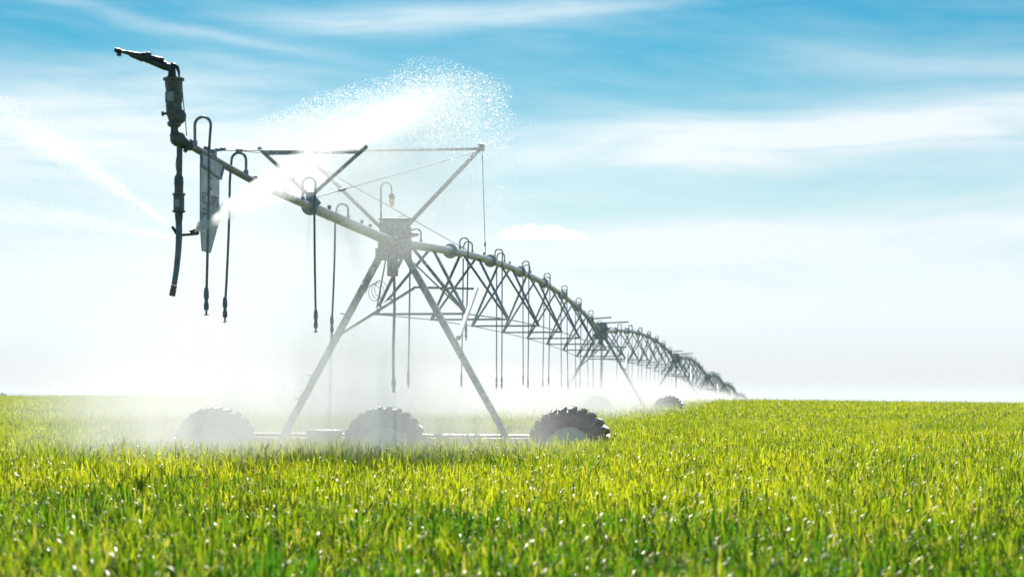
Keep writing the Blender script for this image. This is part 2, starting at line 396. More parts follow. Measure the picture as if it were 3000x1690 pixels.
NOZ = []
def drop(parent, y, zp, rp, zbot, side, gh=0.24, hw=0.095, sway=(0, 0), nozz=True, x0=0.0, rh=0.0152):
    """one drop: gooseneck off the top of the pipe, hose down past it, nozzle at the bottom"""
    zbot += 0.19
    ztop = zp + rp + gh - hw
    cx = x0 + side * hw
    h0 = Vector((cx + side * hw, y - rp * 0.0, ztop))
    off = rp + 0.03
    pts = [h0, h0 + Vector((0, -off * 0.6, -gh * 0.55)), Vector((h0.x, y - off, zp - 0.05))]
    for i in range(1, 6):
        u = i / 5; pts.append(Vector((h0.x + sway[0] * u ** 1.6, y - off + sway[1] * u ** 1.6, zp - 0.05 + (zbot - zp + 0.05) * u)))
    hose = MB().sweep(pts, rh, 8).build('drop_hose', M['hose'], parent)
    gp = [Vector((cx - side * hw, y, zp + rp * 0.7))] + arc((cx, y, ztop), hw, math.pi, 0, 12, (side, 0, 0), (0, 0, 1))
    g = MB().sweep(gp, rh * 1.12, 8); g.lathe((cx - side * hw, y, zp + rp * 0.8), (0, 0, 1), [(0, 0.03), (0.05, 0.03)], 8)
    g.build('gooseneck', M['galv_dark'], hose)
    if nozz:
        b = pts[-1]; NOZ.append((parent, b - Vector((0, 0, 0.2))))
        MB().lathe(b + Vector((0, 0, 0.12)), (0, 0, -1), [(0, 0.018), (0.03, 0.026), (0.10, 0.030), (0.15, 0.018), (0.18, 0.028), (0.24, 0.028), (0.25, 0.012), (0.29, 0.012), (0.295, 0.028), (0.305, 0.028)], 10).build('nozzle', M['hose'], hose)
    return hose

CAMB = 0.76
def span_z(u): return HP + CAMB * 4 * u * (1 - u)
PR = 0.084
def make_span():
    root = thing('pipe_span', 'x', 'irrigation span')
    n = 40; pts = [Vector((0, L0 * i / n, span_z(i / n))) for i in range(n + 1)]
    pipe = MB().sweep(pts, PR, 20).build('pipe', M['galv'], root)
    us = [i / 8 for i in range(9)]
    for u in us[1:-1]:
        y = u * L0; MB().lathe((0, y - 0.04, span_z(u)), (0, 1, 0), [(0, PR + 0.001), (0.005, 0.14), (0.035, 0.14), (0.04, 0.155), (0.085, 0.155), (0.08, PR + 0.001)], 16).build('flange', M['galv'], pipe)
    nodes = []
    for i in range(8):
        u = 0.054 + i * 0.1275; dd = 1.20 + 0.42 * math.sin(math.pi * u); hw = 0.86
        nodes.append((u, hw, span_z(u) - dd))
    for i, (u, hw, z) in enumerate(nodes):
        y = u * L0
        for sx in (-1, 1):
            for dy in (-1.25, 1.25):
                yy = y + dy; MB().tube((sx * 0.05, yy, span_z(yy / L0) - PR * 0.7), (sx * hw, y + dy * 0.04, z), 0.030, 6).build('truss_brace', M['galv_dark'], root)
        MB().tube((-hw - 0.03, y, z), (hw + 0.03, y, z), 0.022, 6).build('cross_strut', M['galv_dark'], root)
    for sx in (-1, 1):
        pl = [(sx * 0.18, 0.25, HP - 0.22)] + [(sx * hw, u * L0, z) for u, hw, z in nodes] + [(sx * 0.18, L0 - 0.25, HP - 0.22)]
        MB().sweep(pl, 0.014, 6).build('truss_rod', M['galv_dark'], root)
    # short side booms near the far end
    for u, ln in ((0.885, 0.85), (0.93, 1.45), (0.985, 0.55)):
        y = u * L0; MB().tube((0, y, span_z(u) + PR), (ln, y, span_z(u) + PR + 0.06), 0.028, 6).build('side_boom', M['galv_dark'], root)
    ds = [2.9, 8.1, 10.1, 14.3, 16.3, 20.6, 22.6, 26.9, 28.9, 33.2, 35.2, 39.5, 41.5, 45.8, 47.8, 51.0]
    for k, y in enumerate(ds):
        zb = EYE + random.uniform(0.10, 0.22) if k != 1 else EYE + 1.15
        drop(root, y, span_z(y / L0), PR, zb, -1 if k % 2 == 0 else 1, sway=(random.uniform(-0.05, 0.05), random.uniform(-0.05, 0.05)))
    for k in range(10):                                # small plugged outlets on the pipe
        y = 1.6 + k * 5.3; MB().lathe((0, y, span_z(y / L0) + PR * 0.9), (0, 0, 1), [(0, 0.022), (0.05, 0.022), (0.055, 0.032), (0.08, 0.032)], 8).build('outlet_plug', M['galv_dark'], pipe)
    return root
span0 = make_span()
span_labels = ['nearest and largest arched pipe span, starting right behind the control box tower',
               'second arched pipe span, rising again behind the end of the nearest arch',
               'third arched pipe span, between the second arch and the far small ones',
               'fourth arched pipe span, small in the distance above the field edge',
               'fifth arched pipe span, tiny, next to last before the arches vanish',
               'last tiny arched pipe span sinking behind the crest of the green field']
for i in range(6):
    s_obj = span0 if i == 0 else copy_tree(span0)
    a, b = TW[i], TW[i + 1]; Lh = math.hypot(b[0] - a[0], b[1] - a[1])
    s_obj.location = a; s_obj.rotation_euler = (math.atan2(b[2] - a[2], Lh), 0, heading(i)); s_obj.scale = (1, Lh / L0, 1)
    tag(s_obj, span_labels[i], 'irrigation span', 'arched spans of the irrigation pipe')

def make_wheel(root, x, y, z, Rw=0.72, wd=0.36):
    wheel = MB()
    prof = [(-0.40, 0.58), (-0.47, 0.64), (-0.5, 0.78), (-0.46, 0.90), (-0.34, 0.945), (0, 0.955), (0.34, 0.945), (0.46, 0.90), (0.5, 0.78), (0.47, 0.64), (0.40, 0.58)]
    n = 48; vs = []
    for t_, q in prof:
        for k in range(n):
            th = 2 * math.pi * k / n; vs.append((x + Rw * q * math.cos(th), y + t_ * wd, z + Rw * q * math.sin(th)))
    m_ = len(prof); fs = [(i * n + k, i * n + (k + 1) % n, ((i + 1) % m_) * n + (k + 1) % n, ((i + 1) % m_) * n + k) for i in range(m_) for k in range(n)]
    wheel.add(vs, fs)
    NL = 26                                          # chevron tread lugs
    for k in range(NL):
        for s in (-1, 1):
            th = 2 * math.pi * (k + (0.0 if s < 0 else 0.18)) / NL
            rad = Vector((math.cos(th), 0, math.sin(th))); tan = Vector((-math.sin(th), 0, math.cos(th))); ay = Vector((0, 1, 0))
            rad_t = (rad * math.cos(R(19)) + ay * s * math.sin(R(19))).normalized(); dirn = (ay * s + tan * 0.55); dirn = (dirn - rad_t * dirn.dot(rad_t)).normalized(); cc = Vector((x, y, z)) + rad * Rw * 0.972 + ay * s * wd * 0.26 + tan * 0.03
            b_ = dirn.cross(rad_t).normalized(); rot = Matrix((dirn, b_, rad_t)).transposed()
            wheel.box(cc, (wd * 0.58, 0.060, 0.10), rot, bev=0.014)
    ty = wheel.build('wheel', M['rubber'], root)
    r_ = MB().lathe((x, y - wd * 0.42, z), (0, 1, 0), [(0.06, Rw * 0.625), (0.08, Rw * 0.60), (0.12, Rw * 0.55), (0.22, Rw * 0.52), (0.24, Rw * 0.30), (0.25, 0.10), (0.02 + wd * 0.8, 0.10)], 32)
    r_.build('rim', M['rim'], ty)
    hb = MB().lathe((x, y - wd * 0.5, z), (0, 1, 0), [(0, 0.07), (0.05, 0.10), (wd * 0.9, 0.10)], 14)
    for k in range(8):
        th = k * math.pi / 4; hb.lathe((x + 0.16 * math.cos(th), y - wd * 0.42 + 0.08, z + 0.16 * math.sin(th)), (0, 1, 0), [(0, 0.016), (0.06, 0.016)], 6)
    hb.build('hub', M['galv_dark'], ty)
    return ty

def make_tower():
    root = thing('drive_tower', 'x', 'drive tower')
    for sx in (-1, 1):
        a = Vector((sx * 0.20 - 0.02, 0, HP - 0.18)); b = Vector((sx * 2.04, 0, 0.80)); lb = MB()
        # leg: square tube
        lb.sweep([a, b], 0.074, 4)
        if sx < 0:
            for u in (0.32, 0.64, 0.76, 0.9):
                c = a.lerp(b, u); lb.tube(c, c + Vector((-0.14, 0, 0.03)), 0.012, 6)
        lb.build('leg', M['galv'], root)
    MB().box((-0.04, 0.30, 0.84), (6.5, 0.16, 0.20), bev=0.02).build('base_beam', M['galv'], root)
    for sx, s_, e_ in ((-1, (-1.10, 0.05, 2.66), (-0.42, 4.5, 3.78)), (1, (1.11, 0.05, 2.66), (0.83, 4.5, 3.75))):
        MB().tube(s_, e_, 0.045, 8).build('tower_brace', M['galv'], root)
    MB().tube((-0.46, 4.5, 3.79), (0.87, 4.5, 3.75), 0.022, 6).build('brace_strut', M['galv_dark'], root)
    for x in (-3.13, -0.15, 3.04):
        make_wheel(root, x, -0.05, 0.72)
        MB().box((x + 0.02, 0.22, 0.80), (0.34, 0.30, 0.30), bev=0.04).build('gearbox', M['galv_dark'], root)
    MB().tube((-2.9, -0.02, 1.00), (2.9, -0.02, 0.97), 0.03, 8).build('drive_shaft', M['galv'], root)
    MB().box((-0.72 - 0.5, -0.02, 1.0), (0.62, 0.16, 0.16), bev=0.03).build('drive_motor', M['galv'], root)
    cr = MB().box((0.0, 0.06, HP - 0.06), (0.56, 0.22, 0.34), bev=0.015)
    cr.box((-0.20, -0.10, HP - 0.2), (0.22, 0.05, 0.22), bev=0.01); cr.box((0.20, -0.10, HP - 0.16), (0.24, 0.05, 0.26), bev=0.01)
    cr.tube((0.2, -0.12, HP + 0.16), (0.44, -0.1, HP + 0.13), 0.035, 8)
    cr.build('pipe_bracket', M['box'], root)
    MB().box((-0.01, -0.10, HP - 0.40), (0.17, 0.15, 0.36), bev=0.012).build('collector_post', M['box'], root)
    cb = MB().box((0.0, 0.10, 4.525), (0.50, 0.30, 0.34), bev=0.012).build('control_box', M['box'], root)
    lid = MB().box((0.0, 0.10, 4.709), (0.54, 0.34, 0.026), bev=0.006)
    lid.sweep(arc((0.12, 0.10, 4.722), 0.07, 0, math.pi, 8, (1, 0, 0), (0, 0, 0.6)), 0.008, 6)
    lid.tube((0.25, -0.02, 4.42), (0.37, -0.02, 4.42), 0.028, 8); lid.tube((0.25, 0.0, 4.53), (0.30, 0.0, 4.53), 0.02, 8)
    lid.build('lid', M['box'], cb)
    pts = [Vector((0.02, -0.14, HP - 0.5))] + [Vector((0.02 + 0.012 * math.sin(i), -0.15, HP - 0.5 - (HP - 0.5 - 1.85) * i / 6)) for i in range(1, 7)]
    dr = MB().sweep(pts, 0.024, 8).build('drop_hose', M['hose'], root)
    MB().lathe(pts[-1] + Vector((0, 0, 0.1)), (0, 0, -1), [(0, 0.026), (0.03, 0.036), (0.10, 0.04), (0.14, 0.022), (0.2, 0.022), (0.21, 0.032), (0.225, 0.032)], 10).build('nozzle', M['hose'], dr)
    return root
tower0 = make_tower()
tower_labels = ['nearest large A-frame tower with a control box on top and three big tyres',
                'second A-frame tower on three tyres, standing half hidden in white mist',
                'third A-frame tower, small, its legs fading into the mist line',
                'fourth A-frame tower, tiny, between two distant arches',
                'fifth A-frame tower, very small, near the field crest',
                'farthest A-frame tower, its foot hidden behind the field crest']
for i in range(6):
    o = tower0 if i == 0 else copy_tree(tower0)
    o.location = TW[i]; o.rotation_euler = (0, 0, heading(i))
    tag(o, tower_labels[i], 'drive tower', 'wheeled towers carrying the irrigation pipe')

# ---- overhang beyond the nearest tower; local frame: -Y towards the camera along the pipe
OV = (TW[0][0], TW[0][1], 0.0); OVR = math.atan2(-1.53, 12.6)      # slight turn
OL = 12.7
boom = thing('end_boom', 'tapering overhang pipe braced by V masts, reaching left to the spray gun', 'irrigation boom', OV, OVR)
def at_px(px):                                        # position along the overhang for a photo column
    Y = 6.036 / (0.1214 - (px - 1500) / F); return (33.0 - Y) / math.cos(OVR)
def ov_z(s):
    return HP - 0.01 + (0.115 * ((s - 9.0) / 3.7) ** 1.3 if s > 9.0 else 0.0)
def pipe_section(s0, s1, r0, r1):
    return MB().sweep([Vector((0, -(s0 + (s1 - s0) * i / 10), ov_z(s0 + (s1 - s0) * i / 10))) for i in range(11)], [r0 + (r1 - r0) * i / 10 for i in range(11)], 20)
SJ = at_px(908)
p1 = pipe_section(0, SJ, PR, 0.074).build('pipe', M['galv'], boom)
p2 = pipe_section(SJ, 9.4, 0.054, 0.050).build('pipe', M['galv'], boom)
p3 = pipe_section(9.4, OL, 0.042, 0.040).build('pipe', M['riser'], boom)
jf = MB().lathe((0, -SJ - 0.07, ov_z(SJ)), (0, 1, 0), [(0, 0.06), (0.01, 0.105), (0.05, 0.105), (0.06, 0.12), (0.11, 0.12), (0.12, 0.085)], 20)
jf.box((0, -SJ + 0.05, ov_z(SJ) + 0.13), (0.12, 0.12, 0.16), bev=0.02); jf.tube((0.05, -SJ - 0.1, ov_z(SJ) + 0.16), (0.16, -SJ - 0.1, ov_z(SJ) + 0.02), 0.03, 8)
jf.build('joint_flange', M['galv'], boom)
MB().lathe((0, -9.4 - 0.05, ov_z(9.4)), (0, 1, 0), [(0, 0.042), (0.01, 0.075), (0.09, 0.075), (0.10, 0.052)], 16).build('coupling', M['galv'], boom)
def vmast(s, zb, xl, zl, xr, zr, cross, xa=0.0):
    for (bx, tx, tz) in ((-0.1 * (1 if s < 1 else 0.4), xl, zl), (0.1 * (1 if s < 1 else 0.4), xr, zr)):
        MB().sweep([(bx + xa, -s, zb), (tx, -s, tz)], 0.040 if s < 1 else 0.034, 4).build('mast_arm', M['galv'], boom)
    z, x0, x1 = cross; MB().sweep([(x0, -s - 0.05, z), (x1, -s - 0.05, z)], 0.034 if s > 1 else 0.028, 4).build('cross_bar', M['galv'], boom)
vmast(SJ - 0.05, HP + 0.17, -0.74, EYE + 732 * (33 - SJ) / F, 0.80, EYE + 732 * (33 - SJ) / F, (EYE + 714 * (33 - SJ) / F, -0.66, 0.70))
vmast(0.06, HP + 0.14, -1.60, EYE + 720 * 33 / F, 1.52, EYE + 722 * 33 / F, (EYE + 717 * 33 / F, -1.56, 1.50))
cap = MB().box((1.52, -0.02, EYE + 724 * 33 / F), (0.10, 0.16, 0.12), bev=0.02).build('mast_cap', M['galv_dark'], boom)
ZJ = EYE + 716 * (33 - SJ) / F; ZT = EYE + 714 * 33 / F; se = at_px(626)
for a, b in (((-0.72, -SJ, ZJ), (0.02, -se, ov_z(se) + 0.12)), ((0.72, -SJ, ZJ), (0.05, -se, ov_z(se) + 0.10)),
             ((1.50, -0.06, ZT), (0.05, -SJ + 0.3, HP + 0.16)), ((-1.45, -0.06, ZT - 0.12), (-0.05, -SJ + 0.3, HP + 0.16)),
             ((-1.35, 0.0, ZT - 0.22), (0.0, 10.3, span_z(10.3 / L0) + 0.05)), ((1.53, 0.0, ZT), (0.15, 10.6, span_z(10.6 / L0) + 0.09))):
    k = MB().tube(a, b, 0.008, 6); mid = Vector(a).lerp(Vector(b), 0.86); k.tube(mid, Vector(a).lerp(Vector(b), 0.89), 0.022, 6); k.build('stay_cable', M['galv_dark'], boom)
ac = MB().box((0.0, -se, ov_z(se) + 0.06), (0.05, 0.12, 0.10), bev=0.01); ac.tube((0.03, -se, ov_z(se) + 0.10), (0.14, -se, ov_z(se) + 0.11), 0.016, 6); ac.ball((-0.03, -se - 0.2, ov_z(se) + 0.09), 0.035)
ac.build('cable_anchor', M['galv_dark'], boom)
for px, zb, side, r_, gh, sw in ((571, 925, 1, 0.042, 0.30, (-0.03, 0)), (721, 945, -1, 0.048, 0.25, (-0.06, 0)), (887, 975, 1, 0.05, 0.30, (0.02, 0)), (1020, 985, -1, 0.076, 0.22, (-0.05, 0))):
    s = at_px(px); Yq = 33 - s
    drop(boom, -s, ov_z(s), r_, EYE + (1160 - zb) * Yq / F, side, gh=gh, hw=0.09, sway=sw)
for px in (775, 1060, 1085, 965):
    s = at_px(px); MB().lathe((0, -s, ov_z(s) + 0.05), (0, 0, 1), [(0, 0.02), (0.05, 0.02), (0.055, 0.03), (0.09, 0.03)], 8).build('outlet_plug', M['galv_dark'], boom)
s = at_px(838)                                           # small tilted nozzle on a curved stem
MB().sweep([(0, -s, ov_z(s) + 0.03), (-0.02, -s, ov_z(s) + 0.14), (0.04, -s, ov_z(s) + 0.21), (0.12, -s, ov_z(s) + 0.26)], [0.01, 0.01, 0.018, 0.03], 8).build('stem_nozzle', M['galv_dark'], boom)

# ---- gun at the end of the overhang
ex, ey = -3.56, 20.4; EZ = EYE + (1160 - 406) * ey / F
K = ey / F                                              # metres per photo pixel at that distance
def G(x, y, dy=0.0): return Vector(((x - 516) * K, dy, EZ + (406 - y) * K))
gun = thing('end_gun', 'dark impact sprinkler gun on a stout upright riser at the left end of the pipe', 'sprinkler gun', (ex, ey, 0.0))
rb = MB(); rb.ball(G(516, 407), 23 * K, 20)
rb.sweep([G(556, 432, 0.05), G(540, 424, 0.03), G(520, 410)], [10 * K, 15 * K, 19 * K], 14)
rb.lathe(G(541, 424, 0.03), (0.86, 0.35, -0.5), [(0, 22 * K), (9 * K, 22 * K)], 16)
rb.lathe(G(506, 400), (0, 0, 1), [(0, 14 * K), (12 * K, 11 * K), (26 * K, 11 * K), (30 * K, 19 * K), (36 * K, 19 * K), (38 * K, 14 * K)], 18)
rb.build('elbow', M['riser'], gun)
vb = MB(); vb.lathe(G(505, 366), (0, 0, 1), [(0, 20 * K), (6 * K, 20 * K), (10 * K, 15 * K), (22 * K, 19 * K), (34 * K, 23 * K), (52 * K, 24 * K)], 18)
vb.ball(G(516, 341), 25 * K, 16); vb.lathe(G(492, 334, -0.02), (-1, 0, 0), [(0, 6 * K), (12 * K, 4 * K), (16 * K, 4 * K), (16.5 * K, 7.5 * K), (22 * K, 7.5 * K)], 10)
vb.build('valve_body', M['riser'], gun)
cyl = MB().lathe(G(504, 316), (0, 0, 1), [(0, 23 * K), (14 * K, 23 * K), (15 * K, 24 * K), (17 * K, 25 * K), (46 * K, 25 * K), (47 * K, 23 * K), (52 * K, 23 * K), (60 * K, 25 * K), (78 * K, 26 * K), (80 * K, 31 * K), (86 * K, 31 * K), (87 * K, 26 * K)], 24).build('riser_cylinder', M['riser'], gun)
MB().box(G(499, 287, -25.5 * K), (18 * K, 3 * K, 28 * K), bev=0.002).build('label_plate', M['plate'], cyl)
gb = MB(); gb.lathe(G(499, 230), (0, 0, 1), [(0, 18 * K), (4 * K, 16 * K), (8 * K, 12 * K), (22 * K, 11 * K)], 16)
gb.sweep([G(499, 212), G(498, 204), G(490, 198), G(478, 195)], [11 * K, 12.5 * K, 12 * K, 10 * K], 14)
gb.sweep([G(482, 197), G(440, 180), G(415, 170), G(414, 169.5), G(380, 160), G(372, 156), G(345, 150), G(334, 148)], [11.5 * K, 10.5 * K, 10.5 * K, 13 * K, 8.5 * K, 6 * K, 4.5 * K, 6 * K], 14)
gb.lathe(G(350, 152), (-1, 0, 0.3), [(0, 4 * K), (3 * K, 8 * K), (18 * K, 7 * K), (20 * K, 4 * K)], 12)
gb.build('barrel', M['gun'], gun)
arm = MB()
arm.sweep([G(484, 186), G(455, 176), G(432, 166), G(428, 162), G(400, 160), G(362, 153), G(334, 146)], [4 * K, 4 * K, 6 * K, 9 * K, 5.5 * K, 4 * K, 4.5 * K], 8)
arm.box(G(458, 173, -0.02), (36 * K, 14 * K, 10 * K), Matrix.Rotation(R(12), 3, 'Y'), bev=0.006)
arm.box(G(430, 166), (12 * K, 20 * K, 24 * K), Matrix.Rotation(R(12), 3, 'Y'), bev=0.008)
arm.box(G(344, 160), (12 * K, 12 * K, 10 * K), Matrix.Rotation(R(12), 3, 'Y'), bev=0.004)
arm.sweep([G(490, 196, -0.01), G(497, 190), G(505, 191), G(514, 198), G(519, 212), G(520, 226), G(517, 231)], [4 * K, 5 * K, 6 * K, 6 * K, 4 * K, 2.5 * K, 2 * K], 8)
arm.ball(G(499, 188), 5 * K, 8)
arm.build('drive_arm', M['gun'], gun)
MB().sweep([G(432, 164, -8 * K), G(405, 170, -10 * K), G(384, 162, -9 * K), G(366, 158, -6 * K)], [2.5 * K] * 4, 8).build('counter_spring', M['bronze'], gun)
MB().sweep([G(528, 250, 0), G(532, 300, 0), G(538, 350, 0), G(541, 398, 0.02)], 1.6 * K, 6).build('control_tube', M['hose'], gun)

# ---- hanging riser with the booster nozzles
drn = thing('hanging_hose', 'thick hanging hose with clamped meter and brown end cap below the sprinkler gun', 'hose', (ex, ey, 0.0))
MB().sweep([G(521, 426), G(521, 470), G(520, 515)], 8.5 * K, 12).build('upper_pipe', M['riser'], drn)
MB().sweep([G(513, 462, -2 * K), G(511, 485, -4 * K), G(514, 505, -3 * K), G(522, 520, -9 * K)], 1.5 * K, 6).build('control_tube', M['hose'], drn)
mb = MB().lathe(G(519, 512), (0, 0, -1), [(0, 9 * K), (8 * K, 13 * K), (28 * K, 14 * K), (30 * K, 13 * K), (54 * K, 13 * K), (55 * K, 19 * K), (60 * K, 19 * K), (61 * K, 16 * K), (104 * K, 16 * K), (105 * K, 19 * K), (110 * K, 19 * K), (112 * K, 12 * K), (130 * K, 11 * K), (134 * K, 10 * K), (150 * K, 9 * K)], 18)
mb.build('meter_body', M['riser'], drn)
MB().box(G(516, 597, -16.5 * K), (14 * K, 3 * K, 22 * K), bev=0.002).build('label_plate', M['plate'], drn)
MB().sweep([G(519, 655), G(520, 690), G(517, 740), G(512, 790), G(505, 835)], [9.5 * K, 9.5 * K, 9 * K, 8.5 * K, 8 * K], 12).build('lower_hose', M['hose'], drn)
MB().lathe(G(505, 836), (-0.19, 0, -1), [(0, 8.5 * K), (4 * K, 9.5 * K), (10 * K, 8 * K), (14 * K, 9.5 * K), (32 * K, 9 * K)], 14).build('end_cap', M['bronze'], drn)
nz = MB().sweep([G(518, 690), G(508, 676), G(499, 664)], [6 * K, 5 * K, 4 * K], 10); nz.sweep([G(518, 698), G(510, 698)], [5 * K, 4 * K], 10)
nz.build('nozzle', M['gun'], drn)
nz = MB().sweep([G(524, 688), G(548, 681, 0.2), G(560, 676, 0.3)], [5 * K, 5 * K, 6 * K], 10); nz.sweep([G(544, 674, 0.2), G(552, 668, 0.25)], [5 * K, 5 * K], 10)
nz.build('nozzle', M['gun'], drn)

# ---- sign board hung under the overhang, in line with the pipe
S1 = at_px(652); S0 = at_px(583)                      # S0 is nearer the camera
sg = thing('sign_board', 'pale tapered sign board with dark lettering hanging under the overhang pipe', 'sign', OV, OVR)
def SG(u, z, x=0.02): return Vector((x, -(S0 - u), z))
Wd = (S0 - S1); zt = HP + 0.10
poly = [SG(0.0, zt - 0.16), SG(Wd * 0.80, zt - 0.22), SG(Wd * 0.78, zt - 0.75), SG(Wd * 0.42, zt - 1.13), SG(Wd * 0.08, zt - 1.13), SG(0.0, zt - 0.85)]
board = MB().prism(poly, (-0.012, 0, 0)).build('board', M['sign'], sg, smooth=False)
fr = MB().prism([SG(-0.02, zt - 0.03, 0.03), SG(Wd * 1.0, zt - 0.08, 0.03), SG(Wd * 0.82, zt - 0.235, 0.03), SG(-0.02, zt - 0.175, 0.03)], (-0.008, 0, 0))
fr.build('hanger_plate', M['sign'], sg, smooth=False)
hb = MB().tube(SG(0.0, zt - 0.18, 0.035), SG(Wd * 0.82, zt - 0.25, 0.035), 0.014, 6); hb.tube(SG(-0.01, zt - 0.02, 0.03), SG(0.0, zt - 0.2, 0.03), 0.02, 6); hb.tube(SG(Wd * 0.98, zt - 0.06, 0.03), SG(Wd * 0.8, zt - 0.25, 0.03), 0.018, 6)
hb.build('hanger_rail', M['galv_dark'], sg)
def text_part(txt, u0, z0, hgt, width):
    cu = bpy.data.curves.new('lettering', 'FONT'); cu.body = txt; cu.size = 1.0; cu.extrude = 0.0
    tmp = bpy.data.objects.new('lettering', cu); col.objects.link(tmp)
    bpy.context.view_layer.update()
    me = bpy.data.meshes.new_from_object(tmp.evaluated_get(bpy.context.evaluated_depsgraph_get()))
    bpy.data.objects.remove(tmp); bpy.data.curves.remove(cu)
    xs = [v.co.x for v in me.vertices]; ysv = [v.co.y for v in me.vertices]; x0, x1, y0, y1 = min(xs), max(xs), min(ysv), max(ysv)
    for v in me.vertices:
        v.co = SG(u0 + (v.co.x - x0) / (x1 - x0) * width, z0 + (v.co.y - y0) / (y1 - y0) * hgt, 0.0245)
    me.materials.append(M['ink']); o = bpy.data.objects.new('lettering', me); col.objects.link(o); o.parent = board
    return o
text_part('C', Wd * 0.30, zt - 0.42, 0.15, Wd * 0.16)
text_part('EQUIPS', Wd * 0.06, zt - 0.62, 0.15, Wd * 0.66)
text_part('D', Wd * 0.05, zt - 0.86, 0.16, Wd * 0.16)
for zl in (0.655, 0.70): MB().prism([SG(Wd * 0.05, zt - zl, 0.0245), SG(Wd * 0.68, zt - zl - 0.01, 0.0245), SG(Wd * 0.68, zt - zl - 0.02, 0.0245), SG(Wd * 0.05, zt - zl - 0.01, 0.0245)], (0.002, 0, 0)).build('lettering', M['ink'], board)

# ---- beacon lamp on the control box, loose coil of cable
r0 = heading(0)
lamp = thing('beacon_lamp', 'cream globe lamp with dark cap hanging from a hooked pole on the control box', 'lamp', (TW[0][0], TW[0][1], 0.0), r0)
hk = [Vector((-0.235, 0.02, 4.72)), Vector((-0.235, 0.02, 5.22))] + arc((-0.145, 0.02, 5.25), 0.09, math.pi, 0.15, 12, (1, 0, 0), (0, 0, 1)) + [Vector((-0.045, 0.02, 5.12))]
MB().sweep(hk, 0.016, 8).build('pole', M['hose'], lamp)
MB().lathe((-0.045, 0.02, 5.15), (0, 0, -1), [(0, 0.022), (0.02, 0.04), (0.035, 0.052), (0.085, 0.052), (0.09, 0.044)], 14).build('lamp_cap', M['gun'], lamp)
MB().lathe((-0.045, 0.02, 5.062), (0, 0, -1), [(0, 0.040), (0.04, 0.047), (0.10, 0.042), (0.135, 0.026), (0.15, 0.006)], 16).build('globe', M['globe'], lamp)
coil = MB(); cp = []
for i in range(80):
    a_ = i / 79 * 2 * math.pi * 3.2; q = i / 79; cp.append(Vector((-0.30 + 0.10 * q - 0.12 * math.cos(a_) - 0.06 * (1 - q), -0.10 + 0.05 * q, 3.52 - 0.10 * (1 - q) + 0.15 * math.sin(a_))))
coil.sweep(cp, 0.0055, 5); coil.sweep([Vector((-0.28, -0.05, 3.95)), Vector((-0.42, -0.1, 3.86)), Vector((-0.40, -0.1, 3.70)), cp[0]], 0.0055, 5)
co_ = coil.build('cable_coil', M['hose']); co_.location = (TW[0][0], TW[0][1], 0); co_.rotation_euler = (0, 0, r0)
tag(co_, 'loose coil of thin dark cable hanging beside the left tower leg', 'cable')

# ---- far poles and trees on the left horizon
for k, (px, Yd, h_, lab) in enumerate(((62, 1500, 10.5, 'faint thin pole on the horizon at the far left, leftmost of three'), (146, 1500, 14.5, 'faint tall pole on the left horizon, middle of three'), (188, 1500, 10.0, 'faint short pole on the left horizon, rightmost of three'))):
    x = (px - 1500) / F * Yd; t_ = thing('utility_pole', lab, 'pole', (x, Yd, -4.0), 0, 'poles on the left horizon')
    MB().tube((0, 0, 0), (0, 0, h_), 0.14, 8, 0.09).build('post', M['wood'], t_)
    MB().box((0, 0.15, h_ - 0.6), (2.0, 0.1, 0.12)).build('crossarm', M['wood'], t_)
def tree(px, Yd, h_, wd, lab):
    x = (px - 1500) / F * Yd; t_ = thing('distant_tree', lab, 'tree', (x, Yd, -4.0), 0, 'trees on the left horizon')
    MB().tube((0, 0, 0), (0.1, 0, h_ * 0.6), 0.22, 8, 0.08).build('trunk', M['bark'], t_)
    mb = MB()
    for _ in range(500):
        a_ = random.uniform(0, 6.28); rr_ = random.random() ** 0.5 * wd; zc = h_ * (0.35 + 0.65 * random.random() * (1 - (rr_ / wd) ** 2 * 0.7))
        c = Vector((math.cos(a_) * rr_, math.sin(a_) * rr_, zc)); q = Quaternion((random.gauss(0, 1), random.gauss(0, 1), random.gauss(0, 1), random.gauss(0, 1))).normalized(); sz = random.uniform(0.25, 0.5)
        mb.add([c + q @ Vector(v) * sz for v in ((-1, 0, 0), (0, -0.6, 0.1), (1, 0, 0), (0, 0.6, 0.1))], [(0, 1, 2, 3)])
    mb.build('crown', M['tree'], t_)
tree(8, 900, 7.6, 3.2, 'small dark tree at the very left end of the horizon')
tree(425, 1000, 8.0, 2.6, 'small pale tree on the horizon above the left tyre, left of another')
tree(455, 1050, 7.2, 3.0, 'low bushy tree on the horizon just right of the small pale tree')
tree(592, 1100, 7.8, 2.0, 'tiny tree on the horizon straight above the left tyre')

